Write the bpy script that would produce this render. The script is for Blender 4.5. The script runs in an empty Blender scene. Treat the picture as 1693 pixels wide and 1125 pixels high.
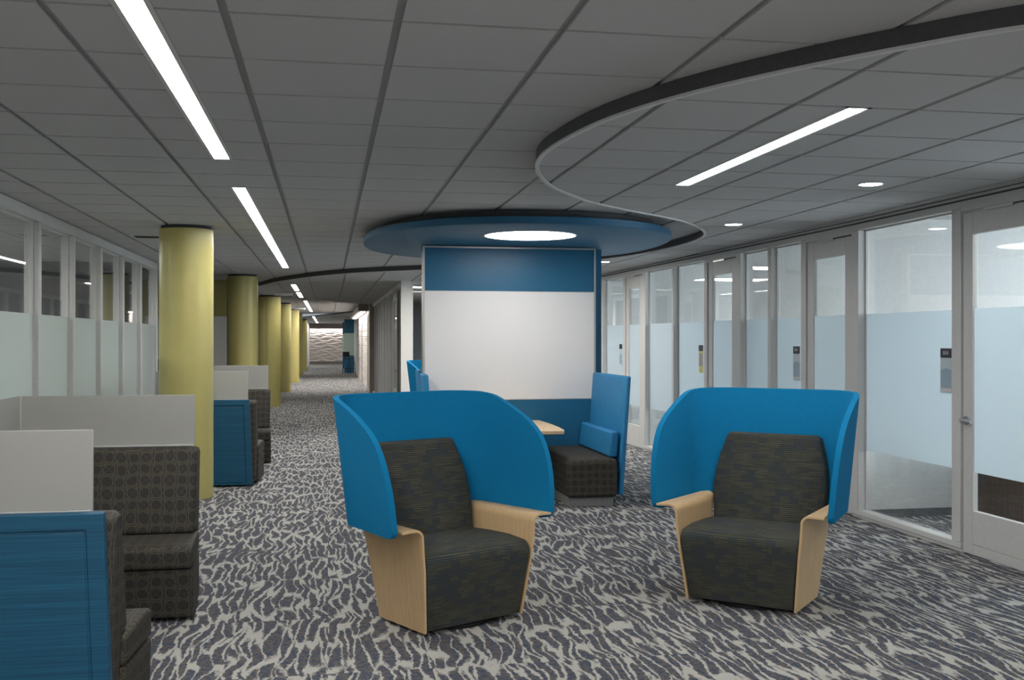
import bpy, bmesh, math, random
from mathutils import Vector, Matrix
random.seed(7)
R = math.radians
PI = math.pi
scn = bpy.context.scene
COL = scn.collection

# ------------------------------------------------------------------ helpers
class MB:
    """collects shapes into one bmesh"""
    def __init__(s):
        s.bm = bmesh.new(); s.mi = 0
    def box(s, x0, x1, y0, y1, z0, z1):
        if x0 > x1: x0, x1 = x1, x0
        if y0 > y1: y0, y1 = y1, y0
        if z0 > z1: z0, z1 = z1, z0
        v = [s.bm.verts.new(p) for p in ((x0,y0,z0),(x1,y0,z0),(x1,y1,z0),(x0,y1,z0),(x0,y0,z1),(x1,y0,z1),(x1,y1,z1),(x0,y1,z1))]
        for f in ((3,2,1,0),(4,5,6,7),(0,1,5,4),(1,2,6,5),(2,3,7,6),(3,0,4,7)):
            s.bm.faces.new([v[i] for i in f]).material_index = s.mi
        return s
    def prism(s, poly, z0, z1):
        """poly: list of (x,y); extruded z0..z1"""
        b = [s.bm.verts.new((p[0],p[1],z0)) for p in poly]
        t = [s.bm.verts.new((p[0],p[1],z1)) for p in poly]
        n = len(poly); fs = [s.bm.faces.new(b[::-1]), s.bm.faces.new(t)]
        for i in range(n):
            fs.append(s.bm.faces.new((b[i], b[(i+1)%n], t[(i+1)%n], t[i])))
        for f in fs: f.material_index = s.mi
        return s
    def loft(s, rings, closed_ends=True):
        """rings: list of equal-length point loops"""
        vr = [[s.bm.verts.new(p) for p in r] for r in rings]
        n = len(vr[0])
        for a, b in zip(vr, vr[1:]):
            for i in range(n):
                s.bm.faces.new((a[i], a[(i+1)%n], b[(i+1)%n], b[i])).material_index = s.mi
        if closed_ends:
            s.bm.faces.new(vr[0][::-1]).material_index = s.mi
            s.bm.faces.new(vr[-1]).material_index = s.mi
        return s
    def cyl(s, p0, p1, r0, r1=None, n=24):
        r1 = r0 if r1 is None else r1
        p0, p1 = Vector(p0), Vector(p1)
        d = (p1-p0).normalized()
        a = d.orthogonal().normalized(); b = d.cross(a)
        rings = []
        for p, r in ((p0, r0), (p1, r1)):
            rings.append([p + a*(r*math.cos(2*PI*i/n)) + b*(r*math.sin(2*PI*i/n)) for i in range(n)])
        return s.loft(rings)
    def tube(s, pts, r, n=10):
        for a, b in zip(pts, pts[1:]): s.cyl(a, b, r, r, n)
        return s
    def build(s, name, mats, parent=None, bevel=0, seg=2, smooth=False, angle=35, uv=True):
        bmesh.ops.recalc_face_normals(s.bm, faces=s.bm.faces)
        if uv:
            lay = s.bm.loops.layers.uv.new('UVMap')
            for f in s.bm.faces:
                n = f.normal; ax = max(range(3), key=lambda i: abs(n[i]))
                for l in f.loops:
                    c = l.vert.co
                    l[lay].uv = (c.y, c.z) if ax == 0 else ((c.x, c.z) if ax == 1 else (c.x, c.y))
        me = bpy.data.meshes.new(name); s.bm.to_mesh(me); s.bm.free()
        o = bpy.data.objects.new(name, me); COL.objects.link(o)
        for m in (mats if isinstance(mats, (list, tuple)) else [mats]): me.materials.append(m)
        if parent is not None: o.parent = parent
        if bevel:
            md = o.modifiers.new('bevel', 'BEVEL'); md.width = bevel; md.segments = seg
            md.limit_method = 'ANGLE'; md.angle_limit = R(angle); md.harden_normals = False
        if smooth or bevel:
            for p in me.polygons: p.use_smooth = True
            if hasattr(me, 'set_sharp_from_angle'): me.set_sharp_from_angle(angle=R(angle if not bevel else 60))
        return o

def tag(o, label=None, cat=None, group=None, kind=None):
    if label: o['label'] = label
    if cat: o['category'] = cat
    if group: o['group'] = group
    if kind: o['kind'] = kind
    return o
def empty(name, loc=(0,0,0), rz=0, **k):
    o = bpy.data.objects.new(name, None); COL.objects.link(o)
    o.location = loc; o.rotation_euler = (0,0,rz); o.empty_display_size = .1
    return tag(o, **k)
def struct(name, mb, m, parent=None, **k):
    o = mb.build(name, m, parent, **k)
    if parent is None: o['kind'] = 'structure'
    return o
def copy_tree(o, parent=None):
    c = o.copy(); COL.objects.link(c)
    if parent is not None: c.parent = parent
    for ch in list(o.children): copy_tree(ch, c)
    return c
def rect(x0, y0, x1, y1): return [(x0,y0),(x1,y0),(x1,y1),(x0,y1)]

# ------------------------------------------------------------------ materials
def mat(name, col=(.5,.5,.5), rough=.5, metal=0, spec=.5):
    m = bpy.data.materials.new(name); m.use_nodes = True
    b = m.node_tree.nodes['Principled BSDF']
    b.inputs['Base Color'].default_value = (*col, 1)
    b.inputs['Roughness'].default_value = rough
    b.inputs['Metallic'].default_value = metal
    b.inputs['Specular IOR Level'].default_value = spec
    return m
class NT:
    def __init__(s, m):
        s.m = m; s.t = m.node_tree; s.n = s.t.nodes; s.b = s.n.get('Principled BSDF')
    def add(s, typ, **kw):
        n = s.n.new(typ)
        for k, v in kw.items():
            if k.startswith('i_'): n.inputs[k[2:].replace('_', ' ')].default_value = v
            else: setattr(n, k, v)
        return n
    def link(s, a, b): s.t.links.new(a, b)
    def math(s, op, a, b=None, c=None):
        n = s.n.new('ShaderNodeMath'); n.operation = op
        for i, v in enumerate((a, b, c)):
            if v is None: continue
            if isinstance(v, (int, float)): n.inputs[i].default_value = v
            else: s.link(v, n.inputs[i])
        return n.outputs[0]
    def mix(s, f, a, b):
        n = s.n.new('ShaderNodeMix'); n.data_type = 'RGBA'
        for sock, v in ((n.inputs['Factor'], f), (n.inputs['A'], a), (n.inputs['B'], b)):
            if isinstance(v, (int, float)): sock.default_value = v
            elif isinstance(v, tuple): sock.default_value = (*v, 1)
            else: s.link(v, sock)
        return n.outputs['Result']
    def bump(s, h, strength=.3, dist=.002):
        n = s.add('ShaderNodeBump'); n.inputs['Strength'].default_value = strength; n.inputs['Distance'].default_value = dist
        s.link(h, n.inputs['Height']); s.link(n.outputs[0], s.b.inputs['Normal'])
def coords(t, kind, scale=(1,1,1)):
    c = t.add('ShaderNodeTexCoord'); mp = t.add('ShaderNodeMapping')
    mp.inputs['Scale'].default_value = scale
    t.link(c.outputs[kind], mp.inputs['Vector'])
    return mp.outputs[0]
def noisy(name, c1, c2, scale=200, rough=.9, kind='Object', stretch=(1,1,1), bump=.2, detail=2, spec=.3, lo=.35, hi=.65):
    m = mat(name, c1, rough, spec=spec); t = NT(m)
    v = coords(t, kind, stretch)
    n = t.add('ShaderNodeTexNoise'); n.inputs['Scale'].default_value = scale; n.inputs['Detail'].default_value = detail
    t.link(v, n.inputs['Vector'])
    r = t.add('ShaderNodeMapRange'); r.inputs['From Min'].default_value = lo; r.inputs['From Max'].default_value = hi
    t.link(n.outputs['Fac'], r.inputs['Value'])
    t.link(t.mix(r.outputs[0], c1, c2), t.b.inputs['Base Color'])
    if bump: t.bump(n.outputs['Fac'], bump, .001)
    return m
def emit(name, col, strength):
    m = bpy.data.materials.new(name); m.use_nodes = True
    t = m.node_tree; t.nodes.clear()
    e = t.nodes.new('ShaderNodeEmission'); o = t.nodes.new('ShaderNodeOutputMaterial')
    e.inputs['Color'].default_value = (*col, 1); e.inputs['Strength'].default_value = strength
    t.links.new(e.outputs[0], o.inputs[0]); return m
def schlick(t, f0):
    """reflectance of a thin sheet, the same from both faces"""
    lw = t.nodes.new('ShaderNodeLayerWeight'); lw.inputs[0].default_value = .5
    p = t.nodes.new('ShaderNodeMath'); p.operation = 'POWER'; p.inputs[1].default_value = 5
    m = t.nodes.new('ShaderNodeMath'); m.operation = 'MULTIPLY_ADD'; m.inputs[1].default_value = 1-f0; m.inputs[2].default_value = f0
    t.links.new(lw.outputs['Facing'], p.inputs[0]); t.links.new(p.outputs[0], m.inputs[0])
    return m
def glass(name, tint=(.93,.95,.95), refl=1.0):
    m = bpy.data.materials.new(name); m.use_nodes = True
    t = m.node_tree; t.nodes.clear()
    tr = t.nodes.new('ShaderNodeBsdfTransparent'); tr.inputs[0].default_value = (*tint, 1)
    gl = t.nodes.new('ShaderNodeBsdfGlossy'); gl.inputs['Roughness'].default_value = .02; gl.inputs[0].default_value = (refl,refl,refl,1)
    fr = schlick(t, .04)
    mx = t.nodes.new('ShaderNodeMixShader'); o = t.nodes.new('ShaderNodeOutputMaterial')
    t.links.new(fr.outputs[0], mx.inputs[0]); t.links.new(tr.outputs[0], mx.inputs[1]); t.links.new(gl.outputs[0], mx.inputs[2])
    t.links.new(mx.outputs[0], o.inputs[0]); return m
def frost(name, col, trans=.12, translucent=.5, rough=.35):
    """etched film: part diffuse, part translucent, a little clear"""
    m = bpy.data.materials.new(name); m.use_nodes = True
    t = m.node_tree; t.nodes.clear()
    d = t.nodes.new('ShaderNodeBsdfDiffuse'); d.inputs[0].default_value = (*col, 1)
    l = t.nodes.new('ShaderNodeBsdfTranslucent'); l.inputs[0].default_value = (*col, 1)
    c = t.nodes.new('ShaderNodeBsdfTransparent'); c.inputs[0].default_value = (*col, 1)
    g = t.nodes.new('ShaderNodeBsdfGlossy'); g.inputs['Roughness'].default_value = rough; g.inputs[0].default_value = (.5,.5,.5,1)
    fr = schlick(t, .03)
    m1 = t.nodes.new('ShaderNodeMixShader'); m2 = t.nodes.new('ShaderNodeMixShader'); m3 = t.nodes.new('ShaderNodeMixShader')
    o = t.nodes.new('ShaderNodeOutputMaterial')
    m1.inputs[0].default_value = translucent; m2.inputs[0].default_value = trans
    t.links.new(d.outputs[0], m1.inputs[1]); t.links.new(l.outputs[0], m1.inputs[2])
    t.links.new(m1.outputs[0], m2.inputs[1]); t.links.new(c.outputs[0], m2.inputs[2])
    t.links.new(fr.outputs[0], m3.inputs[0]); t.links.new(m2.outputs[0], m3.inputs[1]); t.links.new(g.outputs[0], m3.inputs[2])
    t.links.new(m3.outputs[0], o.inputs[0]); return m

M = {}
def carpet_material():
    m = mat('carpet', (.2,.2,.2), .95, spec=.1); t = NT(m)
    tc = t.add('ShaderNodeTexCoord')
    sep = t.add('ShaderNodeSeparateXYZ'); t.link(tc.outputs['Object'], sep.inputs[0])
    tx = t.math('FLOOR', t.math('DIVIDE', sep.outputs[0], .5)); ty = t.math('FLOOR', t.math('DIVIDE', sep.outputs[1], 1.0))
    cmb = t.add('ShaderNodeCombineXYZ'); t.link(tx, cmb.inputs[0]); t.link(ty, cmb.inputs[1])
    wn = t.add('ShaderNodeTexWhiteNoise'); wn.noise_dimensions = '2D'; t.link(cmb.outputs[0], wn.inputs['Vector'])
    off = t.add('ShaderNodeVectorMath'); off.operation = 'SCALE'; off.inputs['Scale'].default_value = .22
    t.link(wn.outputs['Color'], off.inputs[0])
    ad = t.add('ShaderNodeVectorMath'); ad.operation = 'ADD'
    t.link(tc.outputs['Object'], ad.inputs[0]); t.link(off.outputs[0], ad.inputs[1])
    # wavering: large slow bends plus fine ragged edges
    def vadd(vec, scale, amp, stretch, detail=1):
        mp = t.add('ShaderNodeMapping'); mp.inputs['Scale'].default_value = stretch; t.link(ad.outputs[0], mp.inputs['Vector'])
        n = t.add('ShaderNodeTexNoise'); n.inputs['Scale'].default_value = scale; n.inputs['Detail'].default_value = detail; t.link(mp.outputs[0], n.inputs['Vector'])
        c = t.add('ShaderNodeVectorMath'); c.operation = 'MULTIPLY_ADD'; c.inputs[1].default_value = amp; c.inputs[2].default_value = tuple(-.5*q for q in amp); t.link(n.outputs['Color'], c.inputs[0])
        o = t.add('ShaderNodeVectorMath'); o.operation = 'ADD'; t.link(vec, o.inputs[0]); t.link(c.outputs[0], o.inputs[1]); return o.outputs[0]
    v1 = vadd(ad.outputs[0], 3.0, (.17,.10,0), (1,.8,1))
    v1 = vadd(v1, 42, (.030,.14,0), (1,.6,1), 3)
    mp = t.add('ShaderNodeMapping'); mp.inputs['Scale'].default_value = (1/.055, 1/.52, 1); t.link(v1, mp.inputs['Vector'])
    vo = t.add('ShaderNodeTexVoronoi'); vo.voronoi_dimensions = '2D'; vo.feature = 'DISTANCE_TO_EDGE'; vo.inputs['Scale'].default_value = 1; t.link(mp.outputs[0], vo.inputs['Vector'])
    n1 = t.add('ShaderNodeTexNoise'); n1.inputs['Scale'].default_value = 7; n1.inputs['Detail'].default_value = 2; t.link(v1, n1.inputs['Vector'])
    wd = t.add('ShaderNodeMapRange'); wd.inputs['From Min'].default_value = .32; wd.inputs['From Max'].default_value = .68; wd.inputs['To Min'].default_value = .02; wd.inputs['To Max'].default_value = .185
    t.link(n1.outputs['Fac'], wd.inputs['Value'])
    r1 = t.add('ShaderNodeMapRange'); r1.inputs['From Min'].default_value = -.045; r1.inputs['From Max'].default_value = .045
    t.link(t.math('SUBTRACT', wd.outputs[0], vo.outputs['Distance']), r1.inputs['Value'])
    n3 = t.add('ShaderNodeTexNoise'); n3.inputs['Scale'].default_value = 32; n3.inputs['Detail'].default_value = 2
    t.link(tc.outputs['Object'], n3.inputs['Vector'])
    r3 = t.add('ShaderNodeMapRange'); r3.inputs['From Min'].default_value = .42; r3.inputs['From Max'].default_value = .58
    t.link(n3.outputs['Fac'], r3.inputs['Value'])
    dark = t.mix(r3.outputs[0], (.026,.042,.080), (.105,.082,.066))
    n4 = t.add('ShaderNodeTexNoise'); n4.inputs['Scale'].default_value = 190; n4.inputs['Detail'].default_value = 1
    t.link(tc.outputs['Object'], n4.inputs['Vector'])
    r4 = t.add('ShaderNodeMapRange'); r4.inputs['From Min'].default_value = .46; r4.inputs['From Max'].default_value = .68
    t.link(n4.outputs['Fac'], r4.inputs['Value'])
    dark2 = t.mix(t.math('MULTIPLY', r4.outputs[0], .65), dark, (.20,.225,.26))
    light = t.mix(n4.outputs['Fac'], (.36,.355,.33), (.50,.49,.46))
    t.link(t.mix(r1.outputs[0], dark2, light), t.b.inputs['Base Color'])
    t.bump(n4.outputs['Fac'], .4, .004)
    return m
def weave_material():
    """charcoal weave with olive and blue dashes (wing chair cushions)"""
    m = mat('basket weave upholstery', (.04,.045,.04), .85, spec=.25); t = NT(m)
    v = coords(t, 'UV')
    def brick(wd, ht, off, fr, c1, c2, bias=0):
        b = t.add('ShaderNodeTexBrick'); b.inputs['Scale'].default_value = 1; b.inputs['Brick Width'].default_value = wd; b.inputs['Row Height'].default_value = ht
        b.inputs['Mortar Size'].default_value = 0; b.offset = off; b.offset_frequency = fr; b.inputs['Bias'].default_value = bias
        b.inputs['Color1'].default_value = (*c1, 1); b.inputs['Color2'].default_value = (*c2, 1); t.link(v, b.inputs['Vector']); return b
    blocks = brick(.058, .036, .41, 2, (.036,.040,.036), (.054,.056,.047))
    lines = brick(.072, .012, .37, 2, (.055,.057,.048), (.165,.156,.10))
    cool = brick(.058, .036, .41, 2, (0,0,0), (1,1,1), .1)
    sep = t.add('ShaderNodeSeparateXYZ'); t.link(v, sep.inputs[0])
    fy = t.math('FRACT', t.math('DIVIDE', sep.outputs[1], .012))
    fx = t.math('FRACT', t.math('DIVIDE', sep.outputs[0], .004))
    ln = t.math('MULTIPLY', t.math('LESS_THAN', fy, .22), .85)
    f = t.add('ShaderNodeMapRange'); f.inputs['From Min'].default_value = .72; f.inputs['From Max'].default_value = .80
    t.link(cool.outputs['Color'], f.inputs['Value'])
    base = t.mix(f.outputs[0], blocks.outputs['Color'], (.030,.036,.040))
    lc = t.mix(f.outputs[0], lines.outputs['Color'], (.080,.092,.094))
    t.link(t.mix(ln, base, lc), t.b.inputs['Base Color'])
    t.bump(fx, .15, .0006)
    return m
def lattice_material():
    """brown-grey cloth with a web of thin olive and blue rings and crossed lines (booth benches)"""
    m = mat('ring lattice upholstery', (.06,.055,.05), .8, spec=.3); t = NT(m)
    v = coords(t, 'UV')
    nz = t.add('ShaderNodeTexNoise'); nz.inputs['Scale'].default_value = 9; nz.inputs['Detail'].default_value = 0
    t.link(v, nz.inputs['Vector'])
    sc = t.add('ShaderNodeVectorMath'); sc.operation = 'SCALE'; sc.inputs['Scale'].default_value = .034; t.link(nz.outputs['Color'], sc.inputs[0])
    ad = t.add('ShaderNodeVectorMath'); ad.operation = 'ADD'; t.link(v, ad.inputs[0]); t.link(sc.outputs[0], ad.inputs[1])
    sep = t.add('ShaderNodeSeparateXYZ'); t.link(ad.outputs[0], sep.inputs[0])
    u = t.math('DIVIDE', sep.outputs[0], .072); w = t.math('DIVIDE', sep.outputs[1], .072)
    px = t.math('SUBTRACT', t.math('FRACT', u), .5); py = t.math('SUBTRACT', t.math('FRACT', w), .5)
    ax = t.math('ABSOLUTE', px); ay = t.math('ABSOLUTE', py)
    par = t.math('MODULO', t.math('ADD', t.math('FLOOR', u), t.math('FLOOR', w)), 2.0)
    par = t.math('ABSOLUTE', par)
    def line(d, w0): return t.math('LESS_THAN', t.math('ABSOLUTE', d), w0)
    def ln(x, y): return t.math('SQRT', t.math('ADD', t.math('MULTIPLY', x, x), t.math('MULTIPLY', y, y)))
    L = ln(px, py)
    ring = line(t.math('SUBTRACT', L, .43), .016)
    cx = t.math('SUBTRACT', ax, .5); cy = t.math('SUBTRACT', ay, .5)
    cring = line(t.math('SUBTRACT', ln(cx, cy), .2), .015)
    diag = t.math('MULTIPLY', line(t.math('SUBTRACT', ax, ay), .015), par)
    gx = line(t.math('SUBTRACT', ax, .40), .012); gy = line(t.math('SUBTRACT', ay, .44), .012)
    olive = t.math('MAXIMUM', ring, gy)
    blue = t.math('MAXIMUM', t.math('MAXIMUM', diag, cring), gx)
    c = t.mix(t.math('MULTIPLY', blue, .8), (.034,.031,.028), (.082,.082,.092))
    c = t.mix(t.math('MULTIPLY', olive, .8), c, (.130,.118,.064))
    t.link(c, t.b.inputs['Base Color'])
    return m
def wood_material(name, c1, c2, sx, sz):
    m = mat(name, c1, .42, spec=.4); t = NT(m)
    v = coords(t, 'Object', (sx, sx, sz))
    n = t.add('ShaderNodeTexNoise'); n.inputs['Scale'].default_value = 1; n.inputs['Detail'].default_value = 4; n.inputs['Roughness'].default_value = .6; n.inputs['Distortion'].default_value = .3
    t.link(v, n.inputs['Vector'])
    r = t.add('ShaderNodeMapRange'); r.inputs['From Min'].default_value = .3; r.inputs['From Max'].default_value = .7
    t.link(n.outputs['Fac'], r.inputs['Value'])
    t.link(t.mix(r.outputs[0], c1, c2), t.b.inputs['Base Color'])
    t.b.inputs['Coat Weight'].default_value = .15; t.b.inputs['Coat Roughness'].default_value = .3
    return m

M['carpet'] = carpet_material()
M['weave'] = weave_material()
M['lattice'] = lattice_material()
M['maple'] = wood_material('maple veneer', (.60,.41,.215), (.70,.50,.28), 55, 1.6)
M['maple_top'] = wood_material('maple laminate', (.68,.48,.28), (.76,.57,.36), 30, 30)
M['walnut'] = wood_material('dark walnut', (.045,.024,.016), (.11,.062,.040), 60, 3)
M['felt'] = noisy('peacock blue felt', (.004,.165,.36), (.007,.215,.44), 260, .95, bump=.25, spec=.15)
M['booth_blue'] = noisy('blue strie upholstery', (.003,.056,.118), (.007,.100,.185), 1, .6, stretch=(2.2,2.2,170), bump=.1, detail=3, spec=.4, lo=.3, hi=.7)
M['bench_blue'] = noisy('blue upholstery with fine vertical stripe', (.012,.165,.38), (.025,.235,.47), 1, .6, stretch=(110,110,1.5), bump=.1, detail=3, spec=.4)
M['paint_blue'] = noisy('blue paint', (.012,.120,.235), (.013,.128,.25), 40, .38, bump=0, spec=.4)
M['canopy_blue'] = noisy('canopy blue paint', (.018,.115,.22), (.019,.12,.23), 40, .5, bump=0, spec=.4)
M['yellow'] = noisy('mustard yellow paint', (.47,.42,.15), (.49,.44,.16), 8, .33, bump=0, spec=.5)
M['white'] = noisy('white paint', (.74,.74,.73), (.78,.78,.77), 30, .7, bump=.05)
M['whiteboard'] = mat('whiteboard laminate', (.80,.80,.81), .25)
M['frame'] = noisy('grey powder coated aluminium', (.56,.56,.55), (.60,.60,.59), 60, .42, bump=0)
M['frame_dark'] = noisy('dark grey gasket and shadow line', (.05,.05,.055), (.06,.06,.065), 60, .6, bump=0)
M['silver'] = mat('brushed silver metal', (.62,.62,.62), .28, 1)
M['plinth'] = noisy('grey plinth laminate', (.20,.20,.20), (.23,.23,.23), 60, .5, bump=0)
M['black'] = noisy('black plastic', (.010,.010,.011), (.014,.014,.015), 80, .5, bump=0)
M['tile'] = noisy('mineral fibre ceiling tile', (.46,.46,.46), (.50,.50,.50), 240, .95, bump=.3, spec=.1)
M['grid'] = noisy('ceiling grid steel', (.30,.30,.30), (.33,.33,.33), 60, .6, bump=0)
M['fascia'] = noisy('charcoal ceiling fascia', (.07,.07,.076), (.08,.08,.086), 60, .55, bump=0)
M['edge_trim'] = noisy('pale ceiling edge trim', (.55,.55,.55), (.58,.58,.58), 60, .5, bump=0)
M['grey_wall'] = noisy('grey wall paint', (.42,.42,.42), (.45,.45,.45), 30, .8, bump=.05)
M['taupe'] = noisy('taupe wall paint', (.23,.205,.19), (.25,.225,.21), 30, .7, bump=.05)
M['dark_panel'] = noisy('charcoal infill panel', (.085,.08,.075), (.10,.095,.09), 60, .9, bump=0, spec=.1)
M['greige'] = noisy('greige wall paint', (.48,.45,.40), (.51,.48,.43), 30, .5, bump=.03)
M['office_wall'] = noisy('office wall paint', (.55,.55,.54), (.58,.58,.57), 30, .7, bump=.05)
M['stone'] = noisy('white sculpted wall panel', (.68,.63,.60), (.72,.67,.64), 20, .8, bump=.05)
M['dark_room'] = noisy('slate wall paint', (.10,.105,.115), (.12,.125,.135), 30, .8, bump=.05)
M['glass'] = glass('clear glass')
M['film_right'] = frost('etched film', (.76,.82,.85), .10, .55)
M['film_left'] = frost('etched film pale', (.74,.80,.79), .12, .47)
M['screen'] = frost('frosted acrylic', (.60,.60,.58), .16, .45, .45)
M['navy'] = mat('navy sign plastic', (.012,.014,.035), .4)
M['sign_text'] = mat('white lettering', (.8,.8,.8), .5)
M['mint'] = mat('whiteboard with green reflection', (.45,.58,.50), .25)  # greenish reflection put into the whiteboard's base colour
M['strip'] = emit('warm white lamp diffuser', (1,.975,.93), 30)
M['panel'] = emit('round lamp diffuser', (1,.97,.93), 9)
M['down'] = emit('downlight lens', (.97,.98,1), 22)
M['cove'] = emit('cove lamp', (1,.95,.90), 22)
M['office_lamp'] = emit('office lamp diffuser', (1,.98,.95), 12)
M['day'] = emit('overcast daylight', (.84,.93,1), 10.0)

# ------------------------------------------------------------------ camera and world
cam = bpy.data.objects.new('camera', bpy.data.cameras.new('camera')); COL.objects.link(cam)
cam.location = (0,0,1.6); cam.rotation_euler = (R(90), 0, -R(10.147))
cam.data.sensor_width = 36; cam.data.lens = 36*1700/1693; cam.data.clip_end = 200; cam.data.clip_start = .05
scn.camera = cam
w = bpy.data.worlds.new('world'); scn.world = w; w.use_nodes = True
w.node_tree.nodes['Background'].inputs[0].default_value = (.85,.93,1,1)
w.node_tree.nodes['Background'].inputs[1].default_value = .25
scn.view_settings.view_transform = 'Standard'; scn.view_settings.look = 'None'
scn.view_settings.gamma = 1; scn.view_settings.exposure = .62; scn.view_settings.use_curve_mapping = False
scn.cycles.use_denoising = True
scn.cycles.max_bounces = 10; scn.cycles.transparent_max_bounces = 24
scn.cycles.sample_clamp_indirect = 6

# ------------------------------------------------------------------ room shell
ZU, ZL = 2.755, 2.68           # upper and lower ceiling
XL = -2.52                     # left glazed wall
XR = 4.68                      # right glazed wall
def xr(y): return XR if y <= 8.8 else XR - (y-8.8)*.031
struct('floor', MB().box(-8, 11, -3, 72, -.1, 0), M['carpet'])

def clip_poly(poly, x0, y0, x1, y1):
    def clip(ps, inside, inter):
        out = []
        for i in range(len(ps)):
            a, b = ps[i-1], ps[i]
            if inside(b):
                if not inside(a): out.append(inter(a, b))
                out.append(b)
            elif inside(a): out.append(inter(a, b))
        return out
    def ix(v): return lambda a, b: (v, a[1]+(b[1]-a[1])*(v-a[0])/(b[0]-a[0]))
    def iy(v): return lambda a, b: (a[0]+(b[0]-a[0])*(v-a[1])/(b[1]-a[1]), v)
    for ins, it in ((lambda p: p[0] >= x0, ix(x0)), (lambda p: p[0] <= x1, ix(x1)), (lambda p: p[1] >= y0, iy(y0)), (lambda p: p[1] <= y1, iy(y1))):
        if len(poly) < 3: return []
        poly = clip(poly, ins, it)
    out = []
    for p in poly:
        if not out or (abs(p[0]-out[-1][0])+abs(p[1]-out[-1][1])) > 1e-4: out.append(p)
    if len(out) > 1 and (abs(out[0][0]-out[-1][0])+abs(out[0][1]-out[-1][1])) < 1e-4: out.pop()
    return out
def area(p): return abs(sum(p[i-1][0]*p[i][1]-p[i][0]*p[i-1][1] for i in range(len(p))))/2
def cut_tile(mb, region, c, z):
    """the part of a tile inside a wavy region, free of bridges"""
    from mathutils.geometry import delaunay_2d_cdt
    rc = [(c[0],c[1]),(c[2],c[1]),(c[2],c[3]),(c[0],c[3])]
    pts = [Vector(q) for q in rc] + [Vector(q) for q in region]; n = len(region)
    ccw = sum(region[i-1][0]*region[i][1]-region[i][0]*region[i-1][1] for i in range(n)) > 0
    f2 = list(range(4, 4+n)); f2 = f2 if ccw else f2[::-1]
    vs, es, fs, ov, oe, of = delaunay_2d_cdt(pts, [], [[0,1,2,3], f2], 1, 1e-5)
    keep = [f for f, o in zip(fs, of) if 0 in o and 1 in o]
    lo = {}; hi = {}
    edges = {}
    for f in keep:
        for i in range(len(f)):
            a, b = f[i], f[(i+1) % len(f)]; edges[(a, b)] = edges.get((a, b), 0)+1
        for i in f:
            if i not in lo:
                lo[i] = mb.bm.verts.new((vs[i].x, vs[i].y, z)); hi[i] = mb.bm.verts.new((vs[i].x, vs[i].y, z+.0135))
    for f in keep:
        mb.bm.faces.new([lo[i] for i in reversed(f)]); mb.bm.faces.new([hi[i] for i in f])
    for a, b in edges:
        if (b, a) not in edges: mb.bm.faces.new((lo[a], lo[b], hi[b], hi[a]))
def tiled(mb, region, z, gx, gy, holes=(), pitch=.61, top=None):
    """backing slab (grid, index 1) with tiles (index 0) hung below it; grooves between them are real"""
    xs = [p[0] for p in region]; ys = [p[1] for p in region]
    mb.mi = 1; mb.prism(region, z+.014, top if top else z+.04); mb.mi = 0
    i0 = math.floor((min(xs)-gx)/pitch); i1 = math.ceil((max(xs)-gx)/pitch)
    j0 = math.floor((min(ys)-gy)/pitch); j1 = math.ceil((max(ys)-gy)/pitch)
    for i in range(i0, i1):
        for j in range(j0, j1):
            x0, x1 = gx+i*pitch+.016, gx+(i+1)*pitch-.016
            y0, y1 = gy+j*pitch+.011, gy+(j+1)*pitch-.011
            cells = [(x0, y0, x1, y1)]
            for h in holes:
                nx = []
                for c in cells:
                    if h[0] < c[2] and h[2] > c[0] and h[1] < c[3] and h[3] > c[1]:
                        if h[0] > c[0]: nx.append((c[0], c[1], h[0], c[3]))
                        if h[2] < c[2]: nx.append((h[2], c[1], c[2], c[3]))
                        a, b = max(c[0], h[0]), min(c[2], h[2])
                        if h[1] > c[1]: nx.append((a, c[1], b, h[1]))
                        if h[3] < c[3]: nx.append((a, h[3], b, c[3]))
                    else: nx.append(c)
                cells = nx
            for c in cells:
                p = clip_poly(region, *c)
                if len(p) < 3: continue
                if abs(area(p) - (c[2]-c[0])*(c[3]-c[1])) < 1e-6: mb.prism(p, z, z+.0135)
                elif area(p) > 2e-4: cut_tile(mb, region, c, z)
SX = -.665
strips_u = [(1.30, 6.79), (8.01, 16.80), (31.0, 42.6)]
strips_l = [(20.5, 23.0), (23.8, 26.6)]
strips_f = [(48.5, 52.5), (54.2, 58.0), (60.5, 66.0)]
HW = .07
hu = [(SX-HW, a, SX+HW, b) for a, b in strips_u]
hl = [(SX-HW, a, SX+HW, b) for a, b in strips_l] + [(2.43-HW, 4.415, 2.43+HW, 6.86)]
hf = [(SX-HW, a, SX+HW, b) for a, b in strips_f]

mb = MB(); tiled(mb, [(-8,-3),(4.9,-3),(4.9,19.2),(1.6,19.2),(1.6,44.0),(-3,48),(-8,48)], ZU, .25, 3.74, hu + [(-2.15,11.87,-1.80,12.19)], top=ZU+.1)
struct('ceiling', mb, [M['tile'], M['grid']], uv=False)

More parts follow.
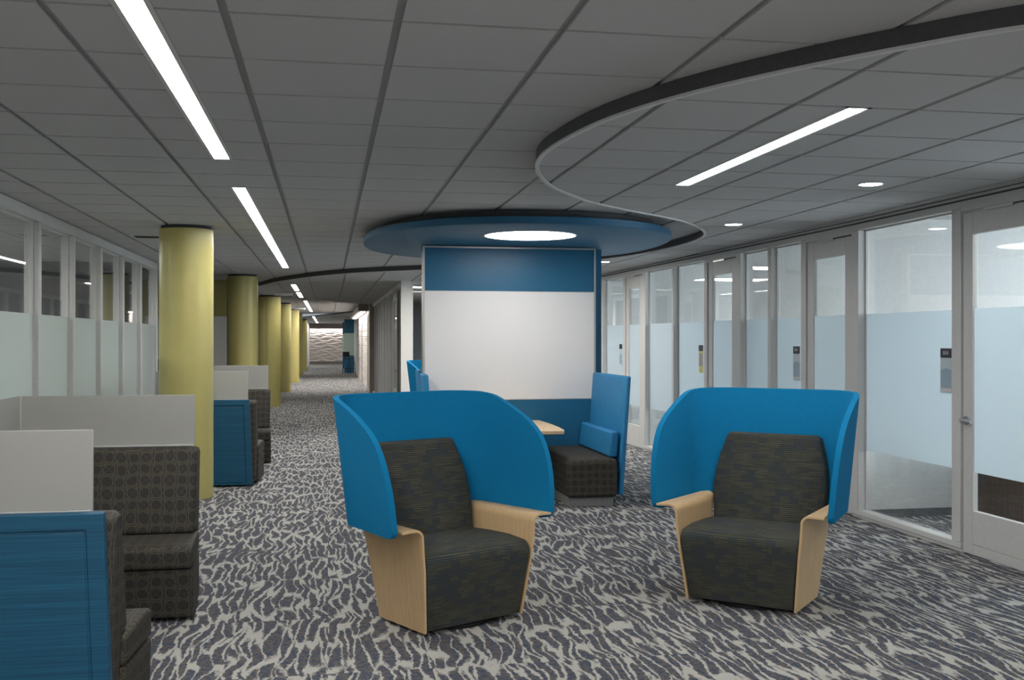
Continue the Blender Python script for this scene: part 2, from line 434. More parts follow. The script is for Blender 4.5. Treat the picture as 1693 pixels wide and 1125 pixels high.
def catmull(pts, n=6):
    out = []
    for i in range(len(pts)-1):
        p0, p1, p2, p3 = pts[max(i-1,0)], pts[i], pts[i+1], pts[min(i+2,len(pts)-1)]
        for k in range(n):
            t = k/n
            out.append(tuple(.5*((2*p1[a])+(-p0[a]+p2[a])*t+(2*p0[a]-5*p1[a]+4*p2[a]-p3[a])*t*t+(-p0[a]+3*p1[a]-3*p2[a]+p3[a])*t**3) for a in (0,1)))
    out.append(pts[-1]); return out
wave = catmull([(-2.2,24.0),(-1.7,22.4),(-1.34,21.1),(-1.05,19.95),(-.78,19.1),(-.37,18.1),(-.02,17.4),(.37,16.8),(.74,16.4),(1.1,16.08),(1.44,15.78),(2.1,15.2),(2.9,14.4),(3.45,13.6),(3.76,12.75),(3.91,11.8),(3.94,11.0),(3.88,10.35),(3.74,9.85),(3.5,9.38),(3.2,8.95),(2.87,8.6),(2.55,8.32),(2.24,8.02),(1.98,7.74),(1.78,7.44),(1.56,7.08),(1.37,6.6),(1.27,6.2),(1.235,5.9),(1.235,5.65),(1.26,5.35),(1.31,5.02),(1.38,4.74),(1.50,4.42),(1.65,4.12),(1.85,3.8),(2.1,3.47),(2.37,3.17),(2.9,2.75),(3.6,2.35),(4.75,2.0)])
far_edge = catmull([(1.6,32.0),(.89,30.67),(.31,29.79),(-.2,28.6),(-.69,27.63),(-1.25,26.5),(-2.2,25.2)], 4)
def soffit(name, region, edge, z, gx, gy, holes=()):
    mb = MB(); tiled(mb, region, z, gx, gy, holes, top=ZU-.002)
    o = struct(name, mb, [M['tile'], M['grid']], uv=False)
    # fascia strip and pale lip follow the open edge
    def ribbon(nm, z0, z1, off0, off1, m):
        r = MB(); ringsv = []
        for i, p in enumerate(edge):
            a = edge[max(i-1,0)]; b = edge[min(i+1,len(edge)-1)]
            d = Vector((b[0]-a[0], b[1]-a[1])).normalized(); n = Vector((d.y, -d.x))
            q0 = Vector(p)+n*off0; q1 = Vector(p)+n*off1
            ringsv.append([(q0.x,q0.y,z0),(q1.x,q1.y,z0),(q1.x,q1.y,z1),(q0.x,q0.y,z1)])
        r.loft(ringsv); return r.build(nm, m, o, uv=False)
    s = 1 if name != 'ceiling_soffit' else -1
    ribbon('fascia', z-.002, ZU-.001, 0, -.02*s if False else .012, M['fascia'])
    ribbon('edge_trim', z-.008, z+.004, -.012, .016, M['edge_trim'])
    return o
region = wave + [(4.75,18.78),(1.6,18.78)] + far_edge
soffit('ceiling_lower', region, wave, ZL, 1.50, 4.415, hl)
far_wave = catmull([(-2.2,56.0),(-1.0,51.0),(-.06,46.1),(.88,41.8),(1.6,39.0)], 5)
soffit('ceiling_far', far_wave + [(1.6,70),(-2.2,70)], far_wave, ZL, .25, 3.74, hf)

# ---- glazed partitions ----------------------------------------------------
wn = [0]; dn = [0]
def wall_frame(name, p0, p1):
    d = Vector((p1[0]-p0[0], p1[1]-p0[1])); return p0, math.atan2(d.y, d.x), d.length
def window(p0, p1, s, openings, length_posts, zh, film, head=.09, rec=.08, thick=.11, zf=(.61,1.832), sill=.075, pane_mat=None, frame_mat=None):
    """local x runs along the wall, corridor face at y=0, body towards s*thick; openings = [(x0,x1)...]"""
    wn[0] += 1
    (x, y), rz, L = wall_frame('', p0, p1)
    mb = MB()
    t = s*thick
    mb.box(0, L, 0, t, zh-head, zh)
    mb.box(0, L, s*.012, t-s*.012, 0, .028); mb.box(0, L, 0, t, .028, sill)
    for a, b in length_posts: mb.box(a, b, 0, t, sill, zh-head)
    # glazing stops, slightly proud of the glass
    for a, b in openings:
        mb.box(a, a+.012, s*(rec-.012), s*(rec+.02), sill, zh-head); mb.box(b-.012, b, s*(rec-.012), s*(rec+.02), sill, zh-head)
        mb.box(a, b, s*(rec-.012), s*(rec+.02), zh-head-.012, zh-head)
    o = mb.build('window_%d' % wn[0], frame_mat or M['frame'], bevel=.004, seg=1); o['kind'] = 'structure'
    o.location = (x, y, 0); o.rotation_euler = (0,0,rz)
    for a, b in openings:
        pn = MB().box(a+.001, b-.001, s*rec, s*(rec+.01), sill, zh-head).build('pane', pane_mat or M['glass'], o)
        if film: MB().box(a+.004, b-.004, s*(rec-.004), s*(rec-.001), zf[0], zf[1]).build('frosted_film', film, o)
    return o
def lever(parent, x, s, z=1.0, side=1):
    h = empty('door_handle', (x, 0, z)); h.parent = parent
    mb = MB().cyl((0,0,0), (0,-s*.012,0), .033); mb.build('rose', M['silver'], h, smooth=True)
    mb = MB().cyl((0,-s*.010,0), (0,-s*.062,0), .012)
    mb.build('spindle', M['silver'], h, smooth=True)
    mb = MB().loft([[(side*q, -s*(.052+yy), zz) for yy, zz in ((-.009,-.010+dz),(.009,-.010+dz),(.011,0+dz),(.009,.010+dz),(-.009,.010+dz),(-.011,dz))] for q, dz in ((-.016,0),(.03,0),(.08,-.002),(.122,-.006))])
    mb.build('lever', M['silver'], h, bevel=.003)
    return h
def door(p0, p1, s, zh, latch_far, film, post=None, rec=.03, handle=True, leaf_top=2.55, deg=0):
    """leaf fills p0..p1; frame head above; both faces built"""
    dn[0] += 1
    (x, y), rz, L = wall_frame('', p0, p1)
    mb = MB(); t = s*.11
    mb.box(0, L, 0, t, leaf_top+.012, zh)
    o = mb.build('door_%d' % dn[0], M['frame'], bevel=.003, seg=1); o['kind'] = 'structure'
    o.location = (x, y, 0); o.rotation_euler = (0,0,rz)
    MB().box(.0005,.0125,s*.03,s*.06,.012,leaf_top).box(L-.0125,L-.0005,s*.03,s*.06,.012,leaf_top).build('gasket', M['frame_dark'], o)
    a, b = .013, L-.013; y0, y1 = s*.012, s*.057
    mb = MB()
    mb.box(a, a+.115, y0, y1, .012, leaf_top); mb.box(b-.115, b, y0, y1, .012, leaf_top)
    mb.box(a+.115, b-.115, y0, y1, leaf_top-.165, leaf_top); mb.box(a+.115, b-.115, y0, y1, .012, .085); mb.box(a+.115, b-.115, y0, y1, .087, .335)
    leaf = mb.build('leaf', M['frame'], o, bevel=.003, seg=1)
    MB().box(a+.115, b-.115, s*.030, s*.038, .335, leaf_top-.165).build('pane', M['glass'], o)
    MB().box(a+.118, b-.118, s*.0265, s*.0285, .62, 1.832).build('frosted_film', film, o)
    MB().box(a+.02, b-.02, s*.012, s*.022, leaf_top+.001, leaf_top+.010).build('head_gasket', M['frame_dark'], o)
    mb = MB().box(.30, .62, -s*.012, s*.006, leaf_top-.012, leaf_top+.010); mb.cyl((.62,-s*.004,leaf_top), (.95*L,-s*.004,leaf_top+.004), .006)
    mb.build('closer_arm', M['silver'], o)
    if handle: lever(o, (b-.05) if latch_far else (a+.05), s*1.0 if False else s, 1.0, -1 if latch_far else 1).location.y = s*.012
    return o
def P(y): return (xr(y), y)
HR = ZL - .004
# right: local x -> +Y, local y -> -X (corridor side is local +y) so body goes to -y
def wright(y0, y1, opens, posts): return window(P(y0), P(y1), -1, [(a-y0, b-y0) for a, b in opens], [(a-y0, b-y0) for a, b in posts], HR, M['film_right'])
def dright(y0, y1): return door(P(y0), P(y1), -1, HR, True, M['film_right'])
wright(4.40, 6.10, [(4.50,6.00)], [(4.40,4.50),(6.00,6.10)])
dright(6.10, 7.014)
wright(7.014, 8.657, [(7.128,8.533)], [(7.014,7.128),(8.533,8.657)])
dright(8.657, 9.514)
wright(9.514, 11.171, [(9.613,10.285),(10.353,11.045)], [(9.514,9.613),(10.285,10.353),(11.045,11.171)])
dright(11.171, 12.0)
wright(12.0, 14.431, [(12.098,13.15),(13.225,14.29)], [(12.0,12.098),(13.15,13.225),(14.29,14.431)])
dright(14.431, 15.2)
wright(15.2, 18.7, [(15.307,16.38),(16.5,17.5),(17.6,18.6)], [(15.2,15.307),(16.38,16.5),(17.5,17.6),(18.6,18.7)])
struct('shadow_line_right_head', MB().prism([(XR-.006,4.4),(XR-.006,8.8),(xr(18.7)-.006,18.7),(xr(18.7)+.02,18.7),(XR+.02,8.8),(XR+.02,4.4)], ZL-.0035, ZL+.012).prism([(XR-.006,4.4),(XR-.006,8.8),(xr(18.7)-.006,18.7),(xr(18.7),18.7),(XR,8.8),(XR,4.4)], ZL-.040, ZL-.028), M['frame_dark'])  # dark strips standing in for the shadow gap between header and ceiling
struct('wall_right', MB().box(4.68, 4.79, -3, 4.40, 0, ZL), M['grey_wall'])
# left wall
ends = [4.76, 6.02, 7.28, 8.53, 9.793, 11.047, 12.328, 13.60, 14.84, 16.17]
HLf = ZU - .004
for a, b in zip(ends, ends[1:]):
    window((XL, a), (XL, b), 1, [(0, b-a-.10)], [(b-a-.10, b-a)], HLf, M['film_left'], head=.10, rec=.055, thick=.12)
struct('wall_left', MB().box(-2.65, XL, -3, 4.76, 0, ZU), M['grey_wall'])

# ---- rooms behind the glass ------------------------------------------------
struct('wall_offices_back', MB().box(8.4, 8.5, 4.3, 19, 0, .85).box(8.4, 8.5, 4.3, 19, 2.45, 2.9).box(8.4, 8.5, 4.3, 5.4, .85, 2.45).box(8.4,8.5,8.0,9.2,.85,2.45).box(8.4,8.5,10.6,11.6,.85,2.45).box(8.4,8.5,13.6,14.8,.85,2.45).box(8.4,8.5,17.2,19,.85,2.45), M['white'])
for k, (a, b) in enumerate(((5.4,8.0),(9.2,10.6),(11.6,13.6),(14.8,17.2))):
    wn[0] += 1
    fr = MB().box(8.36,8.42,a,b,.85,.90).box(8.36,8.42,a,b,2.40,2.45).box(8.36,8.42,a,a+.05,.9,2.4).box(8.36,8.42,b-.05,b,.9,2.4).build('window_%d' % wn[0], M['frame']); fr['kind'] = 'structure'
    MB().box(8.39,8.41,a+.05,b-.05,.9,2.4).build('daylit_pane', M['day'], fr)
for nm, y in (('wall_office_near',4.25),('wall_office_divider',8.60),('wall_office_divider',11.11),('wall_office_divider',14.36),('wall_office_end',18.75)):
    x0 = xr(y)+.115
    struct(nm, MB().box(x0, 8.4, y-.05, y+.05, 0, 2.72), M['office_wall'])
mb = MB(); tiled(mb, rect(4.80, 4.2, 8.5, 18.9), 2.70, 1.50, 4.1, top=2.80)
struct('ceiling_offices', mb, [M['tile'], M['grid']], uv=False)
struct('baseboard_office', MB().box(4.80, 8.4, 8.535, 8.55, 0, .07), M['dark_room'])

struct('wall_rooms_left', MB().box(-7.1,-7.0,-3,20,0,ZU), M['grey_wall'])
struct('wall_rooms_left_end', MB().box(-7.0,-2.66,16.05,16.17,0,ZU), M['dark_room'])
struct('wall_rooms_left_near', MB().box(-7.0,-2.66,4.6,4.7,0,ZU), M['grey_wall'])

# alcove behind the first column and the yellow wall
struct('wall_alcove', MB().box(-7.0,-1.62,20.6,20.75,0,ZU), M['yellow'])
struct('wall_left_corridor', MB().box(-1.98,-1.86,20.75,57,0,ZU), M['grey_wall'])
struct('wall_left_far', MB().box(-1.86,-1.19,57,57.12,0,ZU).box(-1.31,-1.19,57.12,70,0,ZU), M['white'])
# right side of the corridor beyond the kiosk
struct('wall_corner', MB().box(1.31,1.49,18.80,18.92,0,ZL), M['frame'])
window((1.49,18.80), (4.38,18.80), 1, [(.03,1.35),(1.43,2.8)], [(0,.03),(1.35,1.43),(2.8,2.89)], HR, None, head=.05, rec=.05)
yy = 18.92
cw = [18.92+1.2*i for i in range(11)]
for i, (a, b) in enumerate(zip(cw, cw[1:])):
    if i == 1: door((1.31, a), (1.31, b), -1, HR, False, M['film_right'])
    else: window((1.31, a), (1.31, b), -1, [(.07, b-a)], [(0,.07)], HR, None, head=.08, rec=.06, pane_mat=M['dark_panel'], frame_mat=M['white'])
struct('wall_right_corridor_post', MB().box(1.22,1.42,30.92,32.9,0,ZL), M['greige'])
struct('trim_bulkhead', MB().box(.92,1.42,31.6,43.4,2.50,ZL), M['taupe'])
struct('wall_right_corridor_end', MB().box(1.31,1.45,45.2,70,0,ZU), M['white'])
struct('wall_room_inner_back', MB().box(5.2,5.3,18.9,31,0,ZU).box(1.42,5.2,31.0,31.1,0,ZU).box(4.6,5.2,18.85,18.9,0,ZU), M['grey_wall'])
mb = MB(); tiled(mb, rect(1.42,18.92,5.3,31.1), 2.70, 1.5, 4.1, top=2.8); struct('ceiling_room', mb, [M['tile'], M['grid']], uv=False)

def relief(name, nx, nz, width, height, amp, per, fx, m, loc, rz):
    mb = MB(); g = []
    for j in range(nz+1):
        row = []
        for i in range(nx+1):
            x = width*i/nx; z = height*j/nz
            ph = z/per + .30*math.sin(2*PI*x/fx + 2.1*math.floor(z/per)) + .12*math.sin(2*PI*x/(fx*.43)+z*3)
            row.append(mb.bm.verts.new((x, -amp*(.5+.5*math.sin(2*PI*ph))**1.5, z)))
        g.append(row)
    for j in range(nz):
        for i in range(nx): mb.bm.faces.new((g[j][i], g[j][i+1], g[j+1][i+1], g[j+1][i]))
    back = [mb.bm.verts.new(p) for p in ((0,.05,0),(width,.05,0),(width,.05,height),(0,.05,height))]
    mb.bm.faces.new(back[::-1])
    for edge, (q0, q1) in (([g[0][i] for i in range(nx+1)], (back[0], back[1])), ([g[nz][i] for i in range(nx+1)], (back[3], back[2])), ([g[j][0] for j in range(nz+1)], (back[0], back[3])), ([g[j][nx] for j in range(nz+1)], (back[1], back[2]))):
        mb.bm.faces.new(edge + [q1, q0])
    o = mb.build(name, m, smooth=True, uv=False); o['kind'] = 'structure'
    o.location = loc; o.rotation_euler = (0,0,rz); return o
relief('wall_far', 40, 180, 2.5, 2.17, .055, .19, 1.1, M['stone'], (-1.2, 69.5, .18), 0)
struct('wall_far_surround', MB().box(-1.3,1.6,69.6,69.7,0,ZU).box(-1.2,1.31,69.3,69.6,0,.17), M['taupe'])
struct('trim_far_bulkhead', MB().box(-1.2,1.31,69.0,69.2,2.36,2.55).box(-1.2,1.31,69.0,69.6,2.56,ZL), M['taupe'])
relief('wall_right_relief', 110, 150, 12.2, 2.50, .035, .16, .55, M['stone'], (1.30, 45.15, 0), -PI/2)
struct('trim_relief_joint', MB().box(1.255,1.275,39.2,39.45,0,2.3), M['taupe'])

# ------------------------------------------------------------------ lamps
def linear(y0, y1, x, z, label, group, nm='linear_ceiling_light'):
    o = empty(nm, (x, (y0+y1)/2, z), label=label, cat='ceiling light', group=group)
    L = (y1-y0)/2
    mb = MB()
    for sx in (-1, 1): mb.box(sx*.068, sx*.0465, -L+.003, L-.003, -.002, .06)
    mb.box(-.066,.066,-L+.003,-L+.016,-.002,.06); mb.box(-.066,.066,L-.016,L-.003,-.002,.06); 
    mb.build('housing', M['edge_trim'], o)
    MB().box(-.046,.046,-L+.0165,L-.0165,.006,.02).build('diffuser', M['strip'], o)
    return o
g1 = 'recessed linear lights in one line down the corridor'
labs = ['long recessed linear light at the top of the frame, first in the corridor line',
        'recessed linear light before the ceiling curve, beside the yellow columns, second in the line',
        'linear light far down the corridor, long piece past the short pair',
        'short linear light just past the charcoal ceiling curve, first of the short pair',
        'short linear light past the ceiling curve, second of the short pair',
        'small distant linear light, first past the farthest dark ceiling curve', 'small distant linear light, second past the farthest dark ceiling curve', 'small distant linear light nearest the sculpted end wall']
zs = [(s_, ZU) for s_ in strips_u] + [(s_, ZL) for s_ in strips_l] + [(s_, ZL) for s_ in strips_f]
for ((a, b), z), lab in zip(zs, labs): linear(a, b, SX, z, lab, g1)
linear(4.415, 6.86, 2.43, ZL, 'recessed linear light in the lower ceiling, slanting above the right wing chair', None)
for (x, y), lab in zip(((3.69,6.555),(3.72,9.07),(3.74,13.72)), ('round recessed downlight largest of three along the glazed office doors', 'round recessed downlight in the middle of three along the glazed offices', 'round recessed downlight just right of the whiteboard column, farthest of three')):
    o = empty('recessed_downlight', (x, y, ZL), label=lab, cat='ceiling light', group='downlights along the glazed offices')
    n = 32
    mb = MB(); ro, ri = .092, .078
    rings = [[(r*math.cos(2*PI*i/n), r*math.sin(2*PI*i/n), z) for i in range(n)] for r, z in ((ro,-.006),(ri,-.006),(ri,.006),(ro,.006))]
    mb.loft(rings + [rings[0]], False); mb.build('trim_ring', M['edge_trim'], o, smooth=True)
    MB().cyl((0,0,-.003),(0,0,.004),.0775,n=n).build('lens', M['down'], o)
def office_lamp(x0, x1, y0, y1, z, lab):
    o = empty('ceiling_panel_light', ((x0+x1)/2, (y0+y1)/2, z), label=lab, cat='ceiling light', group=None)
    a, b = (x1-x0)/2, (y1-y0)/2
    mb = MB(); mb.box(-a,a,-b,-b+.02,-.012,.005).box(-a,a,b-.02,b,-.012,.005).box(-a,-a+.02,-b+.02,b-.02,-.012,.005).box(a-.02,a,-b+.02,b-.02,-.012,.005)
    mb.build('frame', M['edge_trim'], o)
    MB().box(-a+.0205,a-.0205,-b+.0205,b-.0205,-.008,.004).build('diffuser', M['office_lamp'], o)
office_lamp(5.3,5.6,5.4,7.2,2.699-.006,'ceiling light panel in the office behind the nearest glass door')
office_lamp(5.6,6.9,9.6,9.8,2.699-.006,'ceiling light panel in the second glazed office from the right')
office_lamp(5.6,6.9,12.6,12.8,2.699-.006,'ceiling light panel in the third glazed office from the right')
office_lamp(5.6,6.9,16.2,16.4,2.699-.006,'ceiling light panel in the glazed office nearest the whiteboard column')
office_lamp(-4.6,-3.2,9.7,9.85,ZU-.006,'linear ceiling light inside the left glazed room, seen over the frosted film')
office_lamp(-5.2,-4.9,10.6,12.6,ZU-.006,'ceiling light panel deep inside the left glazed room')
office_lamp(1.6,4.6,23.0,23.12,2.694,'thin ceiling light in the glazed room behind the whiteboard column')
for nm, bx, lab in (('cove_light', (1.02,1.16,32.9,43.3,2.485,2.498), 'cove light strip under the brown bulkhead washing the white relief wall'),
                ('cove_light', (-1.15,1.28,69.22,69.30,2.375,2.40), 'cove light over the sculpted wall at the corridor end')):
    o = empty(nm, ((bx[0]+bx[1])/2, (bx[2]+bx[3])/2, bx[4]), label=lab, cat='cove light')
    a, b, h = (bx[1]-bx[0])/2, (bx[3]-bx[2])/2, bx[5]-bx[4]
    MB().box(-a,a,-b,b,0,h).build('diffuser', M['cove'], o)
    MB().box(-a,a,-b,b,h,h+.002).build('backplate', M['edge_trim'], o)

def ceiling_area(x, y, z, sx, sy, watts, col=(1,.96,.90)):
    l = bpy.data.lights.new('fill_light', 'AREA'); l.shape = 'RECTANGLE'; l.size = sx; l.size_y = sy; l.energy = watts; l.color = col
    o = bpy.data.objects.new('fill_light', l); COL.objects.link(o); o.location = (x, y, z)
# fill lights added past the partition, in glazed rooms and behind the camera
ceiling_area(2.0, 17.0, 2.66, 1.2, .6, 70); ceiling_area(2.9, 14.2, 2.66, .5, .5, 35)
ceiling_area(3.0, 24.0, 2.66, 2.0, .6, 130); ceiling_area(-4.6, 8.0, 2.73, .6, 4.0, 90); ceiling_area(-4.6, 13.5, 2.73, .6, 3.0, 70)
ceiling_area(2.4, .2, 2.74, .12, 3.0, 60); ceiling_area(-.66, -1.0, 2.74, .12, 3.0, 60); ceiling_area(.9, -2.0, 2.74, .6, .6, 60)
# vent in the ceiling left of the big column
o = empty('ceiling_vent', (-1.975,12.03,ZU), label='dark slotted air vent in the ceiling just left of the largest yellow column', cat='vent')
mb = MB().box(-.175,.175,-.16,-.14,-.006,.008).box(-.175,.175,.14,.16,-.006,.008).box(-.175,-.155,-.14,.14,-.006,.008).box(.155,.175,-.14,.14,-.006,.008); mb.build('frame', M['frame'], o)
mb = MB()
for k in range(7): mb.box(-.15,.15,-.13+k*.04,-.115+k*.04,-.004,.006)
mb.build('louvre', M['frame_dark'], o)
for x, y, lab in ((-.98,23.6,'small white sign box hung from the ceiling beside the nearer short linear lights'),(-.98,36.8,'small white sign box hung from the ceiling far down the corridor')):
    z = ZL if y < 28 else ZU
    o = empty('hanging_sign_box', (x, y, z), label=lab, cat='sign box', group='white ceiling sign boxes in the corridor')
    MB().box(-.20,.20,-.03,.03,-.085,-.02).build('body', M['white'], o, bevel=.008)
    MB().cyl((0,0,-.02),(0,0,-.001),.05).build('mount', M['edge_trim'], o)

# ------------------------------------------------------------------ columns
cl = ['broad mustard yellow round column beside the front booths, reaching floor to ceiling', 'mustard yellow round column behind the second pair of booths',
      'mustard yellow round column third along the corridor, with a vertical seam', 'yellow round column fourth along the corridor', 'yellow round column fifth along the corridor',
      'yellow round column sixth along the corridor, only a sliver showing', 'yellow round column last along the corridor, by the end wall']
for k, (x, y) in enumerate(((-1.42,10.9),(-1.49,18.75),(-1.39,25.5),(-1.39,32.6),(-1.33,39.5),(-1.38,46.7),(-1.33,54.5))):
    z = ZU
    if 22.5 < y < 27: z = ZL-.006
    if y > 50: z = ZL-.006
    r = .266
    o = MB().cyl((0,0,0),(0,0,z-.035),r,n=72).build('round_column', M['yellow'], smooth=True)
    o.location = (x, y, 0); tag(o, cl[k], 'column', 'yellow columns along the corridor')
    MB().cyl((0,0,z-.035),(0,0,z-.001),r-.02,n=48).build('shadow_gap_ring', M['frame_dark'], o, smooth=True)
    if k == 2: MB().box(-.055,-.049,-r-.0005,-r+.02,0,z-.04).build('seam', M['frame_dark'], o)

# ------------------------------------------------------------------ wing chairs
def hwz(z): return .320 + .050*min(z,.47)/.47
def make_wing_chair():
    root = empty('wing_chair', label='x', cat='armchair')
    # swivel base
    MB().cyl((0,.30,.0),(0,.30,.022),.235,n=40).cyl((0,.30,.022),(0,.30,.05),.20,n=32).build('swivel_base', M['black'], root, smooth=True)
    # seat: side profile extruded between the side panels
    prof = [(.052,.030),(.026,.22),(.004,.375)]
    for k in range(1,6):
        a = PI - k*PI/2/5*.92; prof.append((.066+.062*math.cos(a), .384+.064*math.sin(a)))
    prof += [(.20,.459),(.40,.455),(.58,.445),(.53,.030)]
    mb = MB(); xs = (-1,-.985,-.6,-.2,.2,.6,.985,1); rings = []
    for q in xs:
        dz = -.012 if abs(q) == 1 else .010*(1-q*q)
        rings.append([(q*(hwz(z)-.006), y+(.008 if abs(q)==1 else 0), z+(dz if z > .3 else 0)) for y, z in prof])
    mb.loft(rings); mb.build('seat_cushion', M['weave'], root, smooth=True, angle=50, bevel=.006)
    # backrest
    mb = MB(); rings = []
    outline = [(.340,.425),(.350,.50),(.360,.58),(.366,.67),(.358,.76),(.340,.85),(.319,.92),(.306,.965),(.294,.983)]
    def by(z): return .515 + .165*(z-.43)/.6
    for hw, z in outline:
        th = .105 if z < .975 else .075
        y0 = by(z)
        rings.append([(-hw,y0+.022,z),(-hw+.03,y0,z),(-hw*.5,y0-.006,z),(0,y0-.009,z),(hw*.5,y0-.006,z),(hw-.03,y0,z),(hw,y0+.022,z),(hw,y0+th,z),(-hw,y0+th,z)])
    hw, z = .28, .992; y0 = by(z)+.018
    rings.append([(-hw,y0+.012,z),(-hw+.02,y0,z),(-hw*.5,y0,z),(0,y0,z),(hw*.5,y0,z),(hw-.02,y0,z),(hw,y0+.012,z),(hw,y0+.05,z),(-hw,y0+.05,z)])
    mb.loft(rings); mb.build('back_cushion', M['weave'], root, smooth=True, angle=50, bevel=.006)
    # bent-wood side panels that roll out into flat arms
    for s in (-1, 1):
        path = [(hwz(.02)+.001,.02),(hwz(.2)+.001,.2),(hwz(.36)+.001,.36),(hwz(.47)+.002,.47),(hwz(.47)+.006,.542)]
        cx, cz, r = hwz(.47)+.058, .545, .052
        for k in range(1,9):
            a = PI - k*PI/2/8; path.append((cx+r*math.cos(a), cz+r*math.sin(a)))
        path += [(cx+.04,cz+r-.001),(cx+.084,cz+r-.003)]
        th = .014
        def off(i):
            a = path[max(i-1,0)]; b = path[min(i+1,len(path)-1)]
            d = Vector((b[0]-a[0], b[1]-a[1])).normalized(); return Vector((d.y, -d.x))
        rings = []
        for i, (px, pz) in enumerate(path):
            n = off(i); q = (px+n.x*th, pz+n.y*th)
            f = min(pz/.5, 1)
            yf = .055 - .055*min(pz/.40,1) ; yb = .515 + .085*f + .06*max(0,min(1,(pz-.5)/.08))
            lim = lambda x: min(x, .455)
            rings.append([(s*px,yf,pz),(s*q[0],yf,q[1]),(s*lim(q[0]),yb,q[1]),(s*lim(px),yb,pz)])
        MB().loft(rings).build('wooden_arm', M['maple'], root, smooth=True, angle=40, bevel=.002)
    # wrap-around felt screen
    W, R0, YB, YF = .512, .215, .735, .028
    path = []                       # plan of the outer face from the sitter's one front edge round the back to the other
    for k in range(0, 15):
        t = k/14; path.append((-W-.042*(1-t**1.6)**1.2, YF + (YB-R0-YF)*t**1.6, -1, 0))
    for k in range(1, 13):
        a = PI - k*PI/2/12; path.append((-W+R0+R0*math.cos(a), YB-R0+R0*math.sin(a), math.cos(a), math.sin(a)))
    for k in range(1, 9): path.append((-W+R0+(W-R0)*k/8, YB, 0, 1))
    full = path + [(-x, y, -nx, ny) for x, y, nx, ny in path[-2::-1]]
    tops = [(.028,.63),(.033,.70),(.045,.78),(.066,.86),(.092,.93),(.122,.99),(.16,1.045),(.21,1.09),(.28,1.135),(.38,1.185),(.48,1.228),(.56,1.258),(.64,1.275),(.735,1.28)]
    bots = [(.028,.592),(.032,.578),(.042,.566),(.06,.556),(.09,.552)]
    def ztop(y):
        for (a, za), (b, zb) in zip(tops, tops[1:]):
            if y <= b: return za+(zb-za)*max(0,(y-a))/(b-a)
        return tops[-1][1]
    NZ = 16; th = .034
    mb = MB(); gout = []; gin = []
    for (x, y, nx, ny) in full:
        zt = ztop(y); zb = .552 if y > .09 else [za+(zb_-za)*max(0,y-ya)/(yb_-ya) for (ya,za),(yb_,zb_) in zip(bots,bots[1:]) if y <= yb_+1e-6][0]; ro = []; ri = []
        for j in range(NZ+1):
            z = zb + (zt-zb)*j/NZ
            lean = (z-.55)*.11
            sx = x + nx*lean*.75; sy = y + ny*lean*.5 + (z-.55)*.09*((y-YF)/(YB-YF))
            ro.append(mb.bm.verts.new((sx, sy, z))); ri.append(mb.bm.verts.new((sx-nx*th, sy-ny*th, z)))
        gout.append(ro); gin.append(ri)
    n = len(full)
    for i in range(n-1):
        for j in range(NZ):
            mb.bm.faces.new((gout[i][j], gout[i+1][j], gout[i+1][j+1], gout[i][j+1]))
            mb.bm.faces.new((gin[i][j], gin[i][j+1], gin[i+1][j+1], gin[i+1][j]))
        mb.bm.faces.new((gout[i][NZ], gout[i+1][NZ], gin[i+1][NZ], gin[i][NZ]))
        mb.bm.faces.new((gout[i][0], gin[i][0], gin[i+1][0], gout[i+1][0]))
    for i in (0, n-1):
        for j in range(NZ): mb.bm.faces.new((gout[i][j], gin[i][j], gin[i][j+1], gout[i][j+1]))
    mb.build('felt_screen', M['felt'], root, bevel=.013, seg=3, angle=50)
    return root
C10, S10 = math.cos(R(10.147)), math.sin(R(10.147))
def cam_to_world(r, d): return (d*S10 + r*C10, d*C10 - r*S10)
chair = make_wing_chair()
g = 'blue wing chairs with wrap-around felt screens'
def place_chair(o, r, d, ang, lab):
    """r,d: front centre relative to the view axis; ang: turn of the chair's width axis from the view's right"""
    x, y = cam_to_world(r, d); o.location = (x, y, 0); o.rotation_euler = (0,0,R(ang)-R(10.147))
    tag(o, lab, 'armchair', g)
CH1 = (-.171, 5.68, 38.5); CH2 = (1.326, 6.07, -31.5)
place_chair(chair, *CH1, 'blue wing chair with wooden arms facing right, in front of the whiteboard')
c2 = copy_tree(chair); place_chair(c2, *CH2, 'blue wing chair with wooden arms facing left, nearest the glazed offices')
c3 = copy_tree(chair); place_chair(c3, -.80, 15.9, 38, 'blue wing chair half hidden behind the left edge of the whiteboard column')

# ------------------------------------------------------------------ whiteboard column, canopy, its benches and table
KX0, KX1, KY = .995, 2.894, 10.95
k = empty('whiteboard_partition', (1.945, KY, 0), label='blue freestanding partition with a large whiteboard panel under the round canopy', cat='partition')
def kb(x0, x1, y0, y1, z0, z1, nm, m, **kw): return MB().box(x0-1.945, x1-1.945, y0, y1, z0, z1).build(nm, m, k, **kw)
kb(KX0+.012, KX1-.012, .012, .15, 0, 2.594, 'core', M['paint_blue'])
kb(KX0+.02, KX1-.02, 0, .012, 2.128, 2.586, 'upper_panel', M['paint_blue'])
kb(KX0+.02, KX1-.02, -.001, .012, .958, 2.124, 'whiteboard', M['whiteboard'], bevel=.002)
kb(KX0+.02, KX1-.02, 0, .012, .03, .950, 'lower_panel', M['paint_blue'])
mb = MB()
for x in (KX0, KX1-.02): mb.box(x-1.945, x+.02-1.945, -.004, .155, 0, 2.606)
mb.box(KX0+.02-1.945, KX1-.02-1.945, -.004, .155, 2.588, 2.606); mb.box(KX0+.02-1.945, KX1-.02-1.945, -.003, .012, 2.1245, 2.1275); mb.box(KX0+.02-1.945, KX1-.02-1.945, -.003, .012, .9505, .9575)
mb.build('metal_frame', M['silver'], k)
kb(1.20, 3.0, .155, .80, 0, 2.606, 'rear_core', M['paint_blue'])
